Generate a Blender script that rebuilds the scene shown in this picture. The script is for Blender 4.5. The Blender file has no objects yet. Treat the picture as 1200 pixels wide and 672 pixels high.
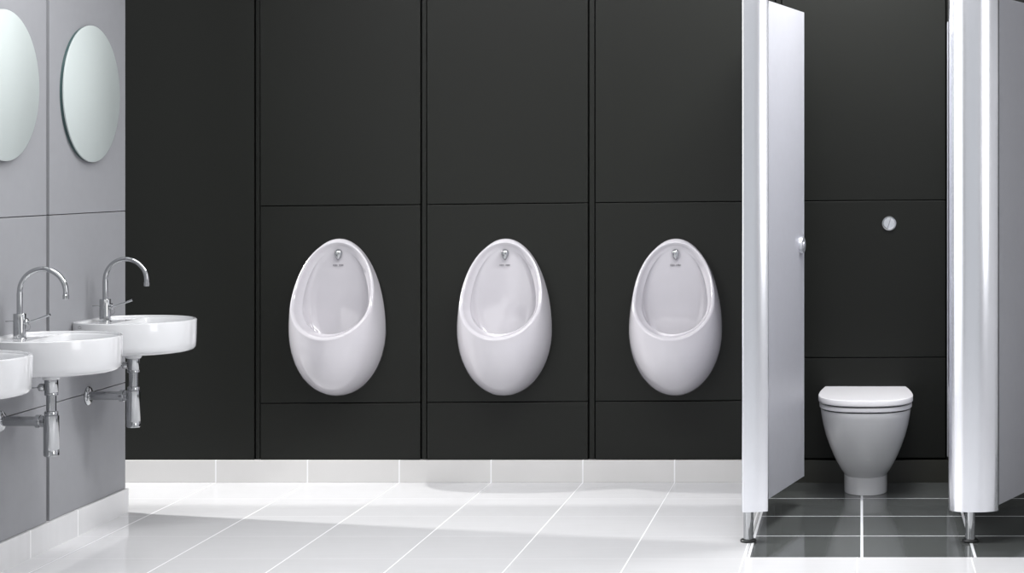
import bpy, bmesh, math
from mathutils import Vector, Matrix
PI = math.pi
C = bpy.context.scene
COL = C.collection

# ------------------------------------------------------------------ camera
F = 2195.0            # focal length in pixels of a 1200 px wide frame
VX, VY = 1009.0, 200.0
H = 1.37              # eye height
D = 8.216             # distance of the back baseboard face
cam_d = bpy.data.cameras.new('camera')
cam = bpy.data.objects.new('camera', cam_d); COL.objects.link(cam)
cam.location = (0, 0, H); cam.rotation_euler = (PI/2, 0, 0)
cam_d.sensor_width = 36; cam_d.sensor_fit = 'HORIZONTAL'
cam_d.lens = F/1200*36
cam_d.shift_x = (600-VX)/1200; cam_d.shift_y = -(336-VY)/1200
cam_d.clip_end = 100
C.camera = cam

# ------------------------------------------------------------------ light
C.view_settings.view_transform = 'Standard'; C.view_settings.look = 'None'
C.view_settings.gamma = 1; C.view_settings.use_curve_mapping = False
C.view_settings.exposure = 0.09
w = bpy.data.worlds.new('world'); C.world = w; w.use_nodes = True
bg = w.node_tree.nodes['Background']
bg.inputs[0].default_value = (0.93, 0.96, 1.0, 1); bg.inputs[1].default_value = 0.55

def area(name, loc, rot, sx, sy, power, col=(1, 1, 1)):
    l = bpy.data.lights.new(name, 'AREA'); l.shape = 'RECTANGLE'
    l.size = sx; l.size_y = sy; l.energy = power; l.color = col
    o = bpy.data.objects.new(name, l); COL.objects.link(o)
    o.location = loc; o.rotation_euler = rot
    return o
# daylight lamp in the lobby beyond the end of the left wall
ld = bpy.data.lights.new('lobby_lamp', 'SPOT'); ld.energy = 640; ld.shadow_soft_size = 0.05
ld.spot_size = math.radians(75); ld.spot_blend = 0.5; ld.color = (1, 0.99, 0.97)
lo = bpy.data.objects.new('lobby_lamp', ld); COL.objects.link(lo)
lo.location = (-5.35, 8.10, 3.0)
lo.rotation_euler = Vector((3.6, -0.35, -3.0)).to_track_quat('-Z', 'Y').to_euler()
area('ceiling_lamp_middle', (-1.3, 6.2, 2.86), (0, 0, 0), 3.0, 0.4, 80)
area('ceiling_lamp_front', (-0.9, 2.4, 2.86), (0, 0, 0), 3.4, 0.6, 8)
area('ceiling_lamp_cubicle', (0.1, 7.3, 2.86), (0, 0, 0), 0.7, 0.3, 46)
area('right_fill_light', (2.55, 3.5, 1.9), (0, PI/2, 0), 1.9, 1.8, 38)  # no window here: unseen area light added for the streaks on the posts
area('left_fill_light', (-2.90, 3.4, 1.5), (0, -PI/2, 0), 2.6, 4.2, 50)  # added light hovering at the left wall, no opening; brightens the posts' left sides

# ------------------------------------------------------------------ helpers
def mat(name, base, rough=0.5, metal=0.0, spec=0.5, coat=0.0, noise=0.0, nscale=8.0, rnoise=0.0, stretch=None):
    m = bpy.data.materials.new(name); m.use_nodes = True
    nt = m.node_tree; b = nt.nodes['Principled BSDF']
    b.inputs['Base Color'].default_value = (*base, 1)
    b.inputs['Roughness'].default_value = rough
    b.inputs['Metallic'].default_value = metal
    b.inputs['Specular IOR Level'].default_value = spec
    if coat:
        b.inputs['Coat Weight'].default_value = coat; b.inputs['Coat Roughness'].default_value = 0.04
    tc = nt.nodes.new('ShaderNodeTexCoord'); mp = nt.nodes.new('ShaderNodeMapping')
    nt.links.new(tc.outputs['Object'], mp.inputs[0])
    if stretch: mp.inputs['Scale'].default_value = stretch
    n = nt.nodes.new('ShaderNodeTexNoise'); n.inputs['Scale'].default_value = nscale
    n.inputs['Detail'].default_value = 5
    nt.links.new(mp.outputs[0], n.inputs['Vector'])
    if noise:
        r = nt.nodes.new('ShaderNodeMapRange')
        r.inputs['To Min'].default_value = 1-noise; r.inputs['To Max'].default_value = 1+noise
        nt.links.new(n.outputs[0], r.inputs[0])
        mx = nt.nodes.new('ShaderNodeVectorMath'); mx.operation = 'SCALE'
        mx.inputs[0].default_value = base
        nt.links.new(r.outputs[0], mx.inputs['Scale']); nt.links.new(mx.outputs[0], b.inputs['Base Color'])
    if rnoise:
        r = nt.nodes.new('ShaderNodeMapRange')
        r.inputs['To Min'].default_value = rough-rnoise; r.inputs['To Max'].default_value = rough+rnoise
        nt.links.new(n.outputs[0], r.inputs[0]); nt.links.new(r.outputs[0], b.inputs['Roughness'])
    return m

def tile_mat(name, base, grout, rough, spec, ox, oy, pitch, gw, axes='XY', gwy=None, var=0.04, streak=(1.5, 9, 1)):
    """square tiles with grout lines in world space (objects using it sit at the origin)"""
    m = bpy.data.materials.new(name); m.use_nodes = True
    nt = m.node_tree; b = nt.nodes['Principled BSDF']
    b.inputs['Specular IOR Level'].default_value = spec
    tc = nt.nodes.new('ShaderNodeTexCoord'); sp = nt.nodes.new('ShaderNodeSeparateXYZ')
    nt.links.new(tc.outputs['Object'], sp.inputs[0])
    def M(op, a, bb=None):
        n = nt.nodes.new('ShaderNodeMath'); n.operation = op
        for i, v in enumerate((a, bb)):
            if v is None: continue
            if isinstance(v, (int, float)): n.inputs[i].default_value = v
            else: nt.links.new(v, n.inputs[i])
        return n.outputs[0]
    masks = []; ids = []
    for ax, o, gq in zip(axes, (ox, oy), (gw, gwy or gw)):
        u = M('DIVIDE', M('SUBTRACT', sp.outputs[ax], o), pitch)
        fr = M('FRACT', u)
        d = M('MINIMUM', fr, M('SUBTRACT', 1.0, fr))
        masks.append(M('LESS_THAN', d, gq/2/pitch)); ids.append(M('FLOOR', u))
    g = masks[0] if len(masks) == 1 else M('MAXIMUM', masks[0], masks[1])
    cx = nt.nodes.new('ShaderNodeCombineXYZ')
    nt.links.new(ids[0], cx.inputs[0])
    if len(ids) > 1: nt.links.new(ids[1], cx.inputs[1])
    wn = nt.nodes.new('ShaderNodeTexWhiteNoise'); nt.links.new(cx.outputs[0], wn.inputs['Vector'])
    mp = nt.nodes.new('ShaderNodeMapping'); mp.inputs['Scale'].default_value = streak
    nt.links.new(tc.outputs['Object'], mp.inputs[0])
    ns = nt.nodes.new('ShaderNodeTexNoise'); ns.inputs['Scale'].default_value = 3; ns.inputs['Detail'].default_value = 6
    nt.links.new(mp.outputs[0], ns.inputs['Vector'])
    v = M('ADD', 1.0, M('ADD', M('MULTIPLY', M('SUBTRACT', wn.outputs[0], 0.5), var*0.6), M('MULTIPLY', M('SUBTRACT', ns.outputs[0], 0.5), var*2)))
    sc = nt.nodes.new('ShaderNodeVectorMath'); sc.operation = 'SCALE'; sc.inputs[0].default_value = base
    nt.links.new(v, sc.inputs['Scale'])
    mix = nt.nodes.new('ShaderNodeMix'); mix.data_type = 'RGBA'
    nt.links.new(g, mix.inputs['Factor']); nt.links.new(sc.outputs[0], mix.inputs['A'])
    mix.inputs['B'].default_value = (*grout, 1)
    nt.links.new(mix.outputs['Result'], b.inputs['Base Color'])
    nt.links.new(M('ADD', rough, M('MULTIPLY', g, 0.35)), b.inputs['Roughness'])
    return m

def obj(name, bm, m, parent=None, smooth=False, bevel=0, sub=0, seg=2):
    bmesh.ops.recalc_face_normals(bm, faces=bm.faces[:])
    me = bpy.data.meshes.new(name); bm.to_mesh(me); bm.free()
    o = bpy.data.objects.new(name, me); COL.objects.link(o)
    me.materials.append(m)
    if smooth:
        for p in me.polygons: p.use_smooth = True
        if smooth != 'all':
            try: me.set_sharp_from_angle(angle=math.radians(38))
            except Exception: pass
    if bevel:
        b = o.modifiers.new('bevel', 'BEVEL'); b.width = bevel; b.segments = seg; b.limit_method = 'ANGLE'
        b.angle_limit = math.radians(35)
    if sub:
        s = o.modifiers.new('sub', 'SUBSURF'); s.levels = sub; s.render_levels = sub
    if parent: o.parent = parent
    return o
def tag(o, label=None, cat=None, group=None, kind=None):
    if label: o['label'] = label
    if cat: o['category'] = cat
    if group: o['group'] = group
    if kind: o['kind'] = kind
    return o
def thing(name, loc, label, cat, group=None, rz=0):
    o = bpy.data.objects.new(name, None); COL.objects.link(o)
    o.location = loc; o.rotation_euler = (0, 0, rz); o.empty_display_size = 0.1
    return tag(o, label, cat, group)
def box(bm, x0, x1, y0, y1, z0, z1):
    v = [bm.verts.new(p) for p in ((x0,y0,z0),(x1,y0,z0),(x1,y1,z0),(x0,y1,z0),(x0,y0,z1),(x1,y0,z1),(x1,y1,z1),(x0,y1,z1))]
    for f in ((0,1,2,3),(4,5,6,7),(0,1,5,4),(1,2,6,5),(2,3,7,6),(3,0,4,7)): bm.faces.new([v[i] for i in f])
def loft(bm, rings, cap0=True, cap1=True):
    R = [[bm.verts.new(p) for p in r] for r in rings]
    n = len(R[0])
    for a, b in zip(R, R[1:]):
        for i in range(n): bm.faces.new((a[i], a[(i+1) % n], b[(i+1) % n], b[i]))
    if cap0: bm.faces.new(R[0])
    if cap1: bm.faces.new(R[-1])
    return R
def fan(bm, ring, p):
    c = bm.verts.new(p); n = len(ring)
    for i in range(n): bm.faces.new((ring[i], ring[(i+1) % n], c))
def lathe(bm, prof, c=(0,0,0), axis='Z', n=32):
    """profile = (radius, height along axis)"""
    rings = []
    for r, h in prof:
        ring = []
        for i in range(n):
            a = 2*PI*i/n; u, v = r*math.cos(a), r*math.sin(a)
            p = {'Z': (u, v, h), 'X': (h, u, v), 'Y': (u, h, v)}[axis]
            ring.append((c[0]+p[0], c[1]+p[1], c[2]+p[2]))
        rings.append(ring)
    loft(bm, rings)
def tube(bm, pts, r, n=16):
    pts = [Vector(p) for p in pts]; rings = []
    up = Vector((0, 1, 0))
    for i, p in enumerate(pts):
        t = (pts[min(i+1, len(pts)-1)] - pts[max(i-1, 0)]).normalized()
        u = t.cross(up)
        if u.length < 0.1: u = t.cross(Vector((0, 0, 1)))
        u.normalize(); v = t.cross(u)
        rr = r[i] if isinstance(r, (list, tuple)) else r
        rings.append([p + rr*(math.cos(2*PI*k/n)*u + math.sin(2*PI*k/n)*v) for k in range(n)])
    loft(bm, rings)
def prism(bm, pts, z0, z1):
    loft(bm, [[(x, y, z0) for x, y in pts], [(x, y, z1) for x, y in pts]])
def sm(t): return max(0, min(1, t))

# ------------------------------------------------------------------ materials
M_dark = mat('charcoal_laminate', (0.0098, 0.0106, 0.0090), 0.38, spec=0.22, noise=0.06, nscale=60)
M_gap = mat('shadow_gap_black', (0.004, 0.004, 0.004), 0.8, spec=0.1)
M_grey = mat('grey_laminate', (0.27, 0.274, 0.290), 0.5, spec=0.3, noise=0.04, nscale=25)
M_white = mat('painted_white', (0.8, 0.8, 0.8), 0.8)
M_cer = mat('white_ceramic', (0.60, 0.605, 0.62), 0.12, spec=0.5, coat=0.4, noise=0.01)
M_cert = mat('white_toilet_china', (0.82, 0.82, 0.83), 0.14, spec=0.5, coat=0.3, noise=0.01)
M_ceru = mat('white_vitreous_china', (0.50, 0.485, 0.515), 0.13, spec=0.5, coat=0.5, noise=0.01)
M_seat = mat('white_seat_plastic', (0.92, 0.91, 0.93), 0.25, spec=0.25, noise=0.01)
M_chrome = mat('polished_chrome', (0.48, 0.49, 0.50), 0.09, metal=1, rnoise=0.03, nscale=20)
M_alu = mat('brushed_aluminium', (0.88, 0.89, 0.93), 0.22, metal=1, rnoise=0.05, nscale=6, stretch=(60, 60, 0.6))
M_door = mat('silver_laminate', (0.58, 0.585, 0.63), 0.42, metal=0.25, spec=0.5, noise=0.03, nscale=30)
M_edge = mat('pale_metal_edging', (0.62, 0.63, 0.67), 0.3, metal=0.6)
M_rub = mat('black_rubber', (0.012, 0.013, 0.013), 0.4)
M_mir = mat('pale_frosted_mirror', (0.45, 0.493, 0.487), 0.35, metal=0.0, spec=0.6, noise=0.015, nscale=3)
M_mark = mat('grey_printed_mark', (0.09, 0.09, 0.10), 0.5)
M_pale = mat('pale_grey_paint', (0.58, 0.58, 0.59), 0.7)
M_skirt = mat('grey_skirting_plain', (0.66, 0.66, 0.67), 0.25, spec=0.3, noise=0.03)
M_mirgap = mat('dark_mirror_gap_shade', (0.05, 0.09, 0.09), 0.3)
T_white = tile_mat('white_floor_tile', (0.65, 0.65, 0.663), (0.77, 0.77, 0.785), 0.08, 0.18, -0.013, D, 0.4025, 0.0055, gwy=0.0018, streak=(1.2, 14, 1), var=0.05)
T_dark = tile_mat('dark_floor_tile', (0.088, 0.094, 0.092), (0.75, 0.76, 0.78), 0.08, 0.42, 0.003, D+0.005, 0.4015, 0.010, gwy=0.007, var=0.12)
T_base = tile_mat('white_skirting_tile', (0.66, 0.65, 0.64), (0.85, 0.85, 0.86), 0.25, 0.3, -0.013, 0, 0.4025, 0.006, axes='X', var=0.05)
T_basel = tile_mat('grey_skirting_tile', (0.66, 0.66, 0.67), (0.85, 0.85, 0.86), 0.25, 0.3, D, 0, 0.4, 0.006, axes='Y', var=0.05)
T_based = tile_mat('dark_skirting_tile', (0.030, 0.030, 0.024), (0.05, 0.05, 0.045), 0.2, 0.4, 0.003, 0, 0.4015, 0.003, axes='X', var=0.1)

# ------------------------------------------------------------------ setting
XW = -2.943           # face of the left wall
YE = 7.493            # where the left wall ends
XR = 2.6
def struct(name, bm, m, **k):
    return tag(obj(name, bm, m, **k), kind='structure')
XD, YD = -0.405, 6.630
bm = bmesh.new(); box(bm, -5.0, XD, YD, D+0.1, -0.05, 0); box(bm, -5.0, XR+0.1, -1.0, YD, -0.05, 0)
struct('floor', bm, T_white)
bm = bmesh.new(); box(bm, XD, XR+0.1, YD, D+0.1, -0.05, 0.0)
struct('floor_cubicles', bm, T_dark)
bm = bmesh.new(); box(bm, XW-0.12, XR+0.1, -1.0, D+0.14, 2.9, 3.0)
struct('ceiling', bm, M_white)
bm = bmesh.new(); box(bm, XR, XR+0.1, -1.0, D+0.1, 0, 2.9)
struct('wall_right', bm, M_pale)

# back wall: dark backing, panels, cover strips
DP = D+0.010
def wx(px, Y=DP): return (px-VX)*Y/F
def wz(py, Y=DP): return H-(py-VY)*Y/F
bm = bmesh.new(); box(bm, -4.3, XR+0.1, DP+0.022, DP+0.13, 0, 2.9)
wb = struct('wall_back', bm, M_gap)
def y_up(px): return 241.8-(px-310)*0.0102 if px < 860 else 236.2-(px-860)*0.006
def y_lo(px): return 473.1-(px-310)*0.006
def y_bt(px): return 540.9-max(0, px-293)*0.0045
def y_c2(px): return 419.3-(px-1040)*0.003
TOP = lambda px: -205
def panel(xa, xb, ytop, ybot, g0, g1):
    """a board between two pixel columns; g0/g1 = half joints at its top and bottom"""
    X0, X1 = wx(xa), wx(xb)
    t0, t1 = min(2.9, wz(ytop(xa)))-g0, min(2.9, wz(ytop(xb)))-g0
    b0, b1 = wz(ybot(xa))+g1, wz(ybot(xb))+g1
    bm = bmesh.new()
    loft(bm, [[(X0,DP,b0),(X1,DP,b1),(X1,DP,t1),(X0,DP,t0)], [(X0,DP+0.018,b0),(X1,DP+0.018,b1),(X1,DP+0.018,t1),(X0,DP+0.018,t0)]])
    obj('panel', bm, M_dark, wb, bevel=0.0012)
J = 0.0022
def xpx(X): return VX+X*F/DP
panel(xpx(-4.3), 297.6, TOP, y_bt, 0, 0.002)
for xa, xb in ((305.4, 492.4), (500.6, 688.7), (697.8, 907.5)):
    panel(xa, xb, TOP, y_up, 0, J); panel(xa, xb, y_up, y_lo, J, J); panel(xa, xb, y_lo, y_bt, J, 0.002)
panel(916.5, 1107.8, TOP, y_up, 0, J); panel(916.5, 1107.8, y_up, y_c2, J, J); panel(916.5, 1107.8, y_c2, y_bt, J, 0.002)
panel(1116, xpx(XR), TOP, y_up, 0, J); panel(1116, xpx(XR), y_up, y_c2, J, J); panel(1116, xpx(XR), y_c2, y_bt, J, 0.002)
for xa, xb in ((297.6, 305.4), (492.4, 500.6), (688.7, 697.8), (907.5, 916.5), (1107.8, 1116)):
    bm = bmesh.new(); box(bm, wx(xa)+0.0075, wx(xb)-0.0055, DP+0.006, DP+0.021, 0.101, 2.9)
    obj('cover_strip', bm, M_dark, wb)
ZB = 0.0985
bm = bmesh.new(); box(bm, -4.3, XD-0.02, D, DP+0.02, 0, ZB); struct('baseboard_back', bm, T_base, bevel=0.002)
bm = bmesh.new(); box(bm, XD-0.02, XR, D, DP+0.02, 0, ZB); struct('baseboard_cubicles', bm, T_based, bevel=0.001)

# left wall (ends short of the back wall)
bm = bmesh.new(); box(bm, XW-0.12, XW-0.02, -1.0, YE-0.002, 0, 2.9)
wl = struct('wall_left', bm, M_gap)
def lpanel(y0, y1, z0, z1):
    bm = bmesh.new(); box(bm, XW-0.02, XW, y0, y1, z0, z1); obj('panel', bm, M_grey, wl, bevel=0.001)
cuts = [YE]; yy = 6.793
while yy > -1: cuts.append(yy); yy -= 0.72
for k in range(len(cuts)-1):
    y1 = cuts[k] - (0 if k == 0 else 0.026); y0 = cuts[k+1]
    for z0, z1 in ((0.099, 0.5215-0.0015), (0.5215+0.0015, 1.208-0.0015), (1.208+0.0015, 2.9)): lpanel(y0, y1, z0, z1)
bm = bmesh.new(); box(bm, XW-0.125, XW-0.12, YE-1.5, YE, 0, 2.9); box(bm, XW-0.12, XW-0.02, YE-0.002, YE, 0.099, 2.9)
obj('end_cap', bm, M_grey, wl)
bm = bmesh.new(); box(bm, XW-0.02, XW+0.010, -1.0, 7.10, 0, 0.0975)
bl = struct('baseboard_left', bm, T_basel)
bm = bmesh.new(); box(bm, XW-0.02, XW+0.010, 7.10, YE+0.008, 0, 0.0975)
obj('end_tile', bm, M_skirt, bl)

# ------------------------------------------------------------------ urinals
def make_urinal(px, label):
    X = wx(px)
    t = thing('urinal', (X, DP, 0.382), label, 'urinal', 'egg shaped urinals on the dark wall')
    Z0 = 0.382
    N = 96
    def Wp(a):   # outline on the wall
        s = math.sin(a); return Vector((0.2035*math.cos(a), 0.0, 0.665+(0.406 if s > 0 else 0.283)*s-Z0))
    def slope(z):
        q = (1.062-z)/0.416; return -(0.022+0.065*q+0.158*q*q)
    def Rp(a, o=0.0):   # rim
        s = math.sin(a)
        z = 0.80+((0.262-o) if s > 0 else (0.158-o))*s
        return Vector(((0.1775-o)*math.cos(a), slope(z), z-Z0))
    def Kp(a):   # where the hollow meets its back
        s = math.sin(a); c = math.cos(a)
        z = 0.795+(0.205 if s > 0 else 0.21)*s
        return Vector((0.118*c*(1-0.10*s), -0.012-0.05*max(0, -s)**2, z-Z0))
    def bez(p0, p1, p2, t): return p0*(1-t)**2 + p1*2*t*(1-t) + p2*t*t
    ang = [2*PI*k/N for k in range(N)]
    rings = []
    def yp(v, y): return Vector((v.x, y, v.z))
    for tt in (0, 0.06, 0.14, 0.24, 0.35, 0.47, 0.6, 0.72, 0.83, 0.92, 1.0):
        ring = []
        for a in ang:
            W, R = Wp(a), Rp(a, 0)
            Cc = yp(W*1.0, R.y*(0.80+0.28*max(0, -math.sin(a)))) + (Vector((R.x, 0, R.z))-Vector((W.x, 0, W.z)))*0.02
            ring.append(bez(W, Cc, R, tt))
        rings.append(ring)
    # rolled lip
    for o, dy in ((0.003, -0.0035), (0.007, -0.0045), (0.011, -0.003), (0.0135, 0.001)):
        rings.append([Rp(a, o)+Vector((0, dy, 0)) for a in ang])
    # hollow: a broad sloping band, a fold, then the flat back
    def Bp(a):
        sn = math.sin(a); c = math.cos(a)
        z = 0.795+(0.232 if sn > 0 else 0.13)*sn
        return Vector((0.143*c*(1-0.06*sn), slope(z)*0.50-0.05*max(0, -sn)**1.5, z-Z0))
    for tt in (0.08, 0.2, 0.35, 0.5, 0.65, 0.8, 0.92, 1.0):
        ring = []
        for a in ang:
            R, B = Rp(a, 0.0145), Bp(a)
            Cc = Vector((R.x*0.75+B.x*0.25, R.y*0.35+B.y*0.65, R.z*0.75+B.z*0.25))
            ring.append(bez(R, Cc, B, tt))
        rings.append(ring)
    for tt in (0.08, 0.2, 0.4, 0.6, 0.8, 0.92, 1.0):
        ring = []
        for a in ang:
            B, K = Bp(a), Kp(a)
            Cc = Vector((B.x*0.96+K.x*0.04, K.y*0.9+B.y*0.1, B.z*0.7+K.z*0.3))
            ring.append(bez(B, Cc, K, tt))
        rings.append(ring)
    for f in (0.8, 0.5, 0.2):
        ring = []
        for a in ang:
            K = Kp(a); c = Vector((0, -0.010, 0.80-Z0))
            ring.append(Vector((c.x+(K.x-c.x)*f, c.y+(K.y-c.y)*f**1.5, c.z+(K.z-c.z)*f)))
        rings.append(ring)
    bm = bmesh.new(); RR = loft(bm, rings, True, True)
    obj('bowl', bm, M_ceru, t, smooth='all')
    # chrome spreader: teardrop
    bm = bmesh.new()
    zc = 1.008-Z0; yb = -0.0175
    rr = []
    for dd, s in ((0.004, 1.0), (-0.006, 1.0), (-0.012, 0.86), (-0.016, 0.55), (-0.0175, 0.2)):
        ring = []
        for k in range(28):
            a = 2*PI*k/28; sn = math.sin(a)
            ring.append((0.0165*s*math.cos(a)*(1 if sn > 0 else 1-0.45*sn*sn), yb+dd, zc+(0.018 if sn > 0 else 0.032)*s*sn))
        rr.append(ring)
    loft(bm, rr)
    bm2 = bm
    sp = obj('water_spreader', bm2, M_chrome, t, smooth='all')
    tag(sp, 'chrome water spreader')
    bm = bmesh.new()
    lathe(bm, [(0.0055, 0.002), (0.0055, -0.006), (0.002, -0.008)], (-0.002, yb-0.016, zc+0.002), 'Y', 16)
    obj('nozzle', bm, M_chrome, sp, smooth=True)
    # small printed maker's mark, two words
    bm = bmesh.new(); zz = zc-0.053; x = -0.024
    for k, wd in enumerate((2.6, 3, 2.4, 3, 0, 2.6, 3, 2.4, 2.8)):
        if wd:
            box(bm, x, x+0.0034, -0.0184, -0.0150, zz-0.0012, zz+0.0016)
            box(bm, x+0.0008, x+0.0018, -0.0184, -0.0150, zz-0.0022, zz+0.0026)
        x += 0.0052
    obj('printed_mark', bm, M_mark, t)
    return t
make_urinal(398.0, 'white egg shaped urinal on the dark wall, leftmost, nearest the wash basins')
make_urinal(592.8, 'white egg shaped urinal in the middle of the row of three')
make_urinal(792.3, 'white egg shaped urinal on the dark wall, rightmost, nearest the silver cubicle door')

# ------------------------------------------------------------------ toilet
def make_toilet():
    X = 0.020
    t = thing('toilet', (X, DP, 0), 'white back to wall toilet with closed lid standing in the cubicle', 'toilet')
    # plan section: back flat on wall (y=0), front rounded; params: back half width, max half width, length
    def plan(hb, hw, L, z, n=20, p=2.4, yb=0.0):
        pts = [(-hb, yb, z)]
        ym = -L*0.56
        for k in range(1, 6): pts.append((-hb-(hw-hb)*math.sin(k/6*PI/2), yb+(ym-yb)*k/6, z))
        for k in range(n+1):
            a = PI*k/n
            cx = -math.copysign(abs(math.cos(a))**(2/p), math.cos(a))*hw
            pts.append((cx, ym-(L+ym)*math.sin(a)**(2/p), z))
        for k in range(5, 0, -1): pts.append((hb+(hw-hb)*math.sin(k/6*PI/2), yb+(ym-yb)*k/6, z))
        pts.append((hb, yb, z)); return pts
    # bowl by height: (z, hb, hw, L)
    secs = [(0.074, .085, .0925, .345), (0.082, .086, .096, .350), (0.100, .091, .1075, .372), (0.13, .100, .1225, .402), (0.165, .111, .1385, .430),
            (0.205, .124, .154, .455), (0.25, .139, .1690, .478), (0.30, .153, .1815, .497), (0.34, .163, .1885, .508), (0.362, .167, .1915, .512), (0.3665, .166, .190, .510)]
    bm = bmesh.new(); loft(bm, [plan(hb, hw, L, z) for z, hb, hw, L in secs])
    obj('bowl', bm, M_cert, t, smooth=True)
    bm = bmesh.new(); loft(bm, [plan(.086, .0925, .345, 0.0), plan(.086, .0925, .345, 0.0745)])
    obj('pedestal_foot', bm, M_cert, t, smooth=True, bevel=0.002)
    def slab(z0, z1, hb, hw, L, r, m, name):
        bm = bmesh.new()
        loft(bm, [plan(hb-r, hw-r, L-r, z0), plan(hb, hw, L, z0+r), plan(hb, hw, L, z1-r), plan(hb-r*.35, hw-r*.35, L-r*.35, z1-r*.35), plan(hb-r*1.2, hw-r*1.2, L-r*1.2, z1), plan(hb-r*2.2, hw-r*2.2, L-r*2.2, z1+0.0001), plan(hb-0.05, hw-0.05, L-0.05, z1+0.0001)])
        return obj(name, bm, m, t, smooth=True)
    bm = bmesh.new(); loft(bm, [plan(.16, .184, .503, 0.366), plan(.16, .184, .503, 0.3725)])
    obj('seat_gap_shade', bm, M_gap, t)  # black slab standing in for the shade between bowl and seat
    slab(0.372, 0.3900, .174, .196, .518, 0.0025, M_seat, 'seat')
    bm = bmesh.new(); loft(bm, [plan(.165, .186, .504, 0.389), plan(.165, .186, .504, 0.3970)])
    obj('lid_gap_shade', bm, M_gap, t)  # black slab again, painting the dark gap under the lid
    slab(0.3960, 0.4215, .179, .2005, .524, 0.0035, M_seat, 'lid')
    for s in (-1, 1):
        bm = bmesh.new(); lathe(bm, [(0.009, -0.022), (0.010, -0.02), (0.010, 0.02), (0.009, 0.022)], (s*0.075, -0.014, 0.405), 'X', 16)
        obj('hinge', bm, M_chrome, t, smooth=True)
    return t
make_toilet()
# flush button
t = thing('flush_button', (wx(1042), DP, wz(262)), 'round chrome dual flush button on the dark panel above the toilet', 'flush button')
bm = bmesh.new(); lathe(bm, [(0.033, 0.001), (0.033, -0.004), (0.031, -0.0075), (0.0265, -0.008), (0.0265, -0.004)], (0, 0, 0), 'Y', 48)
obj('bezel', bm, M_chrome, t, smooth=True)
for s in (-1, 1):
    pts = []
    for k in range(25):
        a = -PI/2+PI*k/24; pts.append((s*(0.0008+0.0245*math.cos(a)), 0.0248*math.sin(a)))
    th = math.radians(-17); rot = lambda x, z: (x*math.cos(th)+z*math.sin(th)*-1, x*math.sin(th)+z*math.cos(th))
    bm = bmesh.new()
    loft(bm, [[(rot(x, z)[0], -0.003, rot(x, z)[1]) for x, z in pts], [(rot(x, z)[0], -0.0095, rot(x, z)[1]) for x, z in pts],
              [(rot(x*.9+s*.001, z*.9)[0], -0.012+(0.003 if s > 0 else 0), rot(x*.9+s*.001, z*.9)[1]) for x, z in pts]])
    obj('push_plate', bm, M_alu, t, smooth=True)

# ------------------------------------------------------------------ cubicle fronts
Z0P, Z1P = 0.119, 2.09
def leg_parts(t, lx, ly):
    bm = bmesh.new(); lathe(bm, [(0.0185, 0.006), (0.0185, Z0P+0.004)], (lx, ly, 0), 'Z', 32)
    leg = obj('leg', bm, M_chrome, t, smooth=True)
    bm = bmesh.new(); lathe(bm, [(0.026, 0.0), (0.0300, 0.002), (0.0305, 0.006), (0.028, 0.010), (0.0195, 0.012)], (lx, ly, 0), 'Z', 32)
    tag(obj('rubber_foot', bm, M_rub, leg, smooth=True), 'black rubber foot ring')
def make_post(X, lx, half, label):
    t = thing('cubicle_pilaster', (X, 6.90, 0), label, 'cubicle post', 'curved silver posts of the cubicles')
    hw, dp = 0.0925, 0.05
    pts = []
    if half:     # quarter round with a narrow flat return on its left
        hw = 0.094
        pts = [(0.0, 0.0), (0.0, -dp*0.86)]
        for k in range(5): pts.append((0.006-0.006*math.cos(PI/2*k/4), -dp*0.88-dp*0.12*math.sin(PI/2*k/4)))
        for k in range(1, 25):
            a = math.radians(54)*k/24; pts.append((0.006+(hw-0.006)*math.sin(a)/math.sin(math.radians(54)), -dp*math.cos(a)))
        pts += [(hw, 0.03), (0.0, 0.03)]
    else:
        for k in range(49):
            a = -PI/2+PI*k/48; pts.append((hw*math.sin(a), -dp*math.cos(a)))
        pts += [(hw, 0.035), (-hw, 0.035)]
    bm = bmesh.new(); prism(bm, pts, Z0P, Z1P)
    obj('post', bm, M_alu, t, smooth=True)
    leg_parts(t, lx-X, 0.008)
    return t
make_post((869.8-VX)*6.875/F, (877-VX)*6.908/F, True, 'narrow curved silver cubicle post on a thin leg, left of the toilet')
make_post((1141.3-VX)*6.90/F, (1137-VX)*6.908/F, False, 'wide rounded silver cubicle post on a thin leg, right of the toilet')

def make_door(hx, hy, dx, dy, length, s0, latch, label, z1):
    ang = math.atan2(dy, dx)
    t = thing('cubicle_door', (hx, hy, Z0P), label, 'cubicle door', None, ang)   # local +x runs along the door, local -y is the face towards the toilet
    h = z1-Z0P
    bm = bmesh.new(); box(bm, s0, length-0.004, -0.011, 0.009, 0, h)
    obj('door_leaf', bm, M_door, t, bevel=0.001)
    bm = bmesh.new(); box(bm, length-0.004, length, -0.0125, 0.0105, 0, h)
    tag(obj('edge_strip', bm, M_edge, t, bevel=0.0008), 'pale metal edge strip')
    if latch:
        lx, lz = length-0.052, 1.067-Z0P
        bm = bmesh.new(); lathe(bm, [(0.034, -0.011), (0.034, -0.020), (0.031, -0.024), (0.014, -0.025), (0.014, -0.028), (0.012, -0.029)], (lx, 0, lz), 'Y', 40)
        obj('latch_rose', bm, M_edge, t, smooth=True)
    for hz in (0.25, 1.0, 1.68):
        bm = bmesh.new(); lathe(bm, [(0.008, hz-0.045), (0.008, hz+0.045)], (s0-0.006, 0.0, 0), 'Z', 16)
        obj('hinge', bm, M_chrome, t, smooth=True)
    return t
make_door(-0.411, 6.91, 0.217, 0.976, 0.768, 0.045, True, 'silver grey cubicle door standing open, left of the toilet', 2.017)
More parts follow.
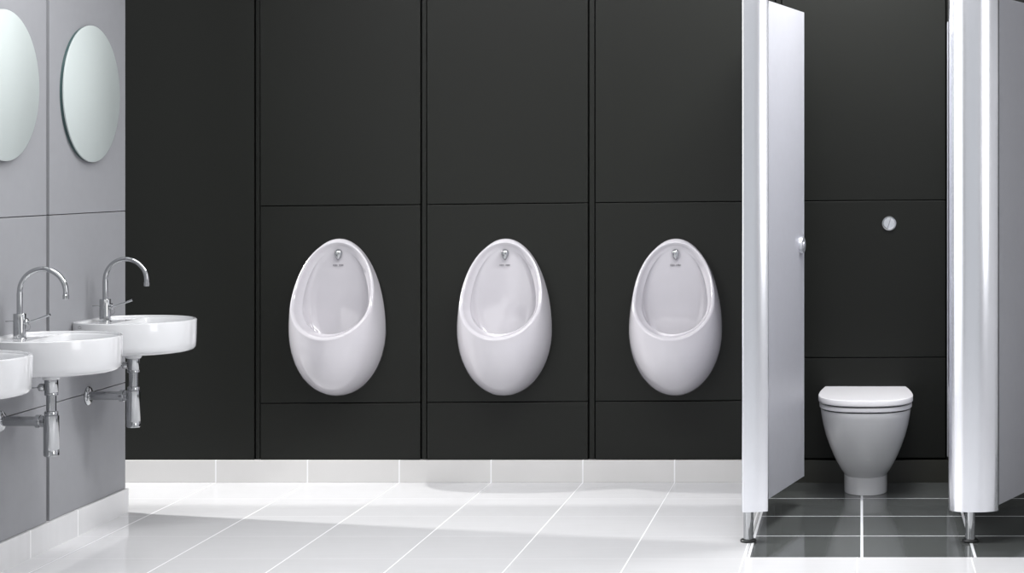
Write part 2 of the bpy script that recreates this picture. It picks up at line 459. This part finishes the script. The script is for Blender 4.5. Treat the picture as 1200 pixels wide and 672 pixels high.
make_door(0.463, 6.91, 0.403, 0.915, 0.745, 0.045, False, 'silver grey cubicle door at the right edge, beside the wide rounded post', 2.021)
for nm, x0, lab in ((0, -0.436, 'grey cubicle partition reaching the back wall behind the narrow left post'), (1, 0.380, 'grey cubicle partition seen edge on just left of the wide rounded post')):
    t = thing('cubicle_partition', (x0+0.009, 6.95, 0), lab, 'partition', 'partitions between the cubicles')
    bm = bmesh.new(); box(bm, -0.009, 0.009, -0.01, D-6.95, Z0P, 2.02); obj('board', bm, M_door, t)
    bm = bmesh.new(); box(bm, -0.012, 0.012, D-6.95-0.03, D-6.95-0.0005, Z0P, 2.02)
    obj('wall_channel', bm, M_edge, t)

# ------------------------------------------------------------------ mirrors
for yc, lab in ((7.135, 'round frameless mirror above the far wash basin, nearest the dark wall'), (6.410, 'round frameless mirror above the middle wash basin, cut by the left picture edge'), (5.695, 'round frameless mirror above the nearest wash basin of the three')):
    t = thing('wall_mirror', (XW, yc, 1.662), lab, 'mirror', 'round mirrors above the basins')
    bm = bmesh.new(); lathe(bm, [(0.257, 0.011), (0.26, 0.012), (0.26, 0.0165), (0.258, 0.018)], (0, 0, 0), 'X', 128)
    obj('glass', bm, M_mir, t, smooth=True)
    bm = bmesh.new(); lathe(bm, [(0.256, 0.0), (0.256, 0.0115)], (0, 0, 0), 'X', 96)
    obj('backing', bm, M_mirgap, t, smooth=True)  # dark disc fills the standoff, its colour standing in for the shadow gap

# ------------------------------------------------------------------ wash basins, taps, traps
ZR = 0.803
BCX = 0.176
def bas_out(th, o=0.0):
    c, s = math.cos(th), math.sin(th)
    r = 0.226-o
    if c < 0:
        r = max(r, (0.146-o)/max(abs(s), 1e-6)); r = min(r, (BCX-o*(o > 0.011))/abs(c))
    return r
def bas_in(th, o=0.0):
    c, s = math.cos(th), math.sin(th)
    r = 0.212-o
    if c < 0: 
        q = (0.046-o*0.5)/abs(c)
        r = (r**-8+q**-8)**(-1/8)
    return r
NB = 144
A = [2*PI*k/NB for k in range(NB)]
def bring(fn, z, o=0.0, sc=1.0): return [(BCX+fn(a, o)*sc*math.cos(a), fn(a, o)*sc*math.sin(a), z) for a in A]
def make_basin(yc, label):
    t = thing('wash_basin', (XW, yc, ZR-0.118), label, 'wash basin', 'round wash basins on the grey wall')
    h = 0.118
    bm = bmesh.new()
    rings = [bring(bas_out, -0.006, 0, 0.15), bring(bas_out, -0.006, 0, 0.55), bring(bas_out, -0.004, 0.03), bring(bas_out, 0.0, 0.016), bring(bas_out, 0.004, 0.008), bring(bas_out, 0.012, 0.0035), bring(bas_out, 0.03, 0.002),
             bring(bas_out, h-0.006, 0.0), bring(bas_out, h-0.002, 0.001), bring(bas_out, h, 0.004), bring(bas_out, h, 0.0095), bring(bas_out, h-0.0025, 0.0115), bring(bas_out, h-0.008, 0.0125), 
             bring(bas_in, h-0.009, 0.0), bring(bas_in, h-0.013, 0.003), bring(bas_in, h-0.03, 0.007), bring(bas_in, h-0.055, 0.016), bring(bas_in, h-0.078, 0.04), bring(bas_in, h-0.09, 0.075), bring(bas_in, h-0.096, 0.11, 1)]
    R = loft(bm, rings, True, False)
    ring = R[-1]; fan(bm, ring, (BCX, 0, h-0.098))
    obj('bowl', bm, M_cer, t, smooth=True)
    bm = bmesh.new(); lathe(bm, [(0.034, -0.0065), (0.031, -0.022), (0.026, -0.030)], (BCX-0.002, 0, 0.0), 'Z', 32)
    obj('waste_boss', bm, M_cer, t, smooth=True)
    bm = bmesh.new(); lathe(bm, [(0.022, h-0.0975), (0.022, h-0.095), (0.018, h-0.092)], (BCX+0.01, 0, 0), 'Z', 24)
    obj('drain_plug', bm, M_chrome, t, smooth=True)
    # small printed mark on the near side of the rim, close to the wall
    a = math.radians(-128)
    bm = bmesh.new(); mz = h-0.016
    ob = obj
    for k in range(4):
        aa = a+k*0.026; r = bas_out(aa)+0.0004
        x, y = BCX+r*math.cos(aa), r*math.sin(aa); aa2 = aa+0.018; r2 = bas_out(aa2)+0.0004
        x2, y2 = BCX+r2*math.cos(aa2), r2*math.sin(aa2); zz = mz+(0.004 if k in (1, 2) else 0)
        v = [bm.verts.new(p) for p in ((x, y, zz), (x2, y2, zz), (x2, y2, zz+0.002), (x, y, zz+0.002))]; bm.faces.new(v)
        v = [bm.verts.new(p) for p in ((x, y, mz-0.004), (x2, y2, mz-0.004), (x2, y2, mz-0.0022), (x, y, mz-0.0022))]; bm.faces.new(v)
    obj('printed_mark', bm, M_mark, t)
    return t
def make_tap(yc, label):
    zb = ZR-0.009
    t = thing('mixer_tap', (XW+0.066, yc, zb), label, 'tap', 'chrome mixer taps on the basins')
    bm = bmesh.new(); lathe(bm, [(0.0235, 0.0), (0.0235, 0.003), (0.0205, 0.004), (0.0205, 0.0845), (0.0195, 0.0865), (0.010, 0.087)], (0, 0, 0), 'Z', 36)
    obj('tap_body', bm, M_chrome, t, smooth=True)
    # high arc spout
    pts = [(0.0, 0, 0.086), (0.0, 0, 0.155)]
    R = 0.079
    for k in range(0, 25):
        a = PI-PI*k/24; pts.append((R+R*math.cos(a), 0, 0.160+R*math.sin(a)))
    pts += [(2*R, 0, 0.150), (2*R, 0, 0.142)]
    rr = [0.0098]*2+[0.0090]*(len(pts)-2)
    bm = bmesh.new(); tube(bm, pts, rr, 20)
    sp = obj('spout', bm, M_chrome, t, smooth=True)
    bm = bmesh.new(); lathe(bm, [(0.0095, 0.151), (0.0104, 0.150), (0.0104, 0.137), (0.0085, 0.1355)], (2*R, 0, 0), 'Z', 20)
    obj('aerator', bm, M_chrome, sp, smooth=True)
    # lever on its pivot
    bm = bmesh.new(); lathe(bm, [(0.0125, 0.018), (0.0125, 0.0265), (0.010, 0.029)], (0, 0, 0.058), 'X', 24)
    hub = obj('lever_hub', bm, M_chrome, t, smooth=True)
    bm = bmesh.new(); tube(bm, [(0.026, 0, 0.058), (0.045, 0, 0.062), (0.075, 0, 0.072), (0.104, 0, 0.083)], [0.0028, 0.0030, 0.0036, 0.0046], 12)
    obj('lever', bm, M_chrome, hub, smooth=True)
    bm = bmesh.new(); tube(bm, [(-0.019, 0, 0.060), (-0.048, 0, 0.060)], 0.0022, 10)
    obj('lift_rod', bm, M_chrome, t, smooth=True)
    bm = bmesh.new()
    pts = [(0.031+0.011*math.cos(2*PI*k/20), -0.012, 0.042+0.013*math.sin(2*PI*k/20)) for k in range(21)]
    tube(bm, pts, 0.0009, 6); obj('chain_ring', bm, M_chrome, t, smooth=True)
    return t
def make_trap(yc, label):
    t = thing('bottle_trap', (XW, yc, 0.392), label, 'waste trap', 'chrome bottle traps under the basins')
    zf = lambda z: z-0.392
    x = BCX-0.002
    bm = bmesh.new(); lathe(bm, [(0.020, zf(0.656)), (0.0225, zf(0.654)), (0.0225, zf(0.612)), (0.021, zf(0.610)), (0.0185, zf(0.609))], (x, 0, 0), 'Z', 32)
    tp = obj('tailpiece', bm, M_chrome, t, smooth=True)
    bm = bmesh.new(); lathe(bm, [(0.011, -0.022), (0.013, -0.026), (0.013, -0.040), (0.008, -0.044)], (x, 0, zf(0.628)), 'X', 20)
    tube(bm, [(x-0.04, 0, zf(0.628)), (x-0.088, 0, zf(0.624))], 0.0022, 8)
    obj('pop_up_rod', bm, M_chrome, tp, smooth=True)
    bm = bmesh.new(); lathe(bm, [(0.0215, zf(0.611)), (0.0225, zf(0.609)), (0.0225, zf(0.602)), (0.0165, zf(0.600)), (0.0165, zf(0.548)), (0.0215, zf(0.546)), (0.0225, zf(0.543)), (0.0225, zf(0.530))], (x, 0, 0), 'Z', 32)
    obj('dip_pipe', bm, M_chrome, t, smooth=True)
    bm = bmesh.new(); lathe(bm, [(0.022, zf(0.534)), (0.0255, zf(0.532)), (0.0255, zf(0.4165)), (0.0248, zf(0.4155)), (0.0248, zf(0.414)), (0.0255, zf(0.413)), (0.0255, zf(0.396)), (0.022, zf(0.392))], (x, 0, 0), 'Z', 40)
    obj('bottle', bm, M_chrome, t, smooth=True)
    bm = bmesh.new(); lathe(bm, [(0.0165, 0.004), (0.0165, x-0.052), (0.0225, x-0.050), (0.0225, x-0.036), (0.020, x-0.034), (0.020, x-0.02)], (0, 0, zf(0.512)), 'X', 32)
    obj('outlet_arm', bm, M_chrome, t, smooth=True)
    bm = bmesh.new(); lathe(bm, [(0.036, 0.0), (0.036, 0.004), (0.030, 0.010), (0.018, 0.013)], (0, 0, zf(0.512)), 'X', 40)
    obj('wall_flange', bm, M_chrome, t, smooth=True)
    return t
for yc, where in ((7.13, 'far wash basin, nearest the dark wall'), (6.405, 'middle wash basin'), (5.70, 'nearest wash basin of the three')):
    make_basin(yc, {7.13: 'round white wash basin farthest back, in front of the dark wall', 6.405: 'round white wash basin in the middle of the three', 5.70: 'round white wash basin cut by the left picture edge'}[yc])
    make_tap(yc, 'chrome high arc mixer tap on the '+where)
    make_trap(yc, 'chrome bottle trap under the '+where)
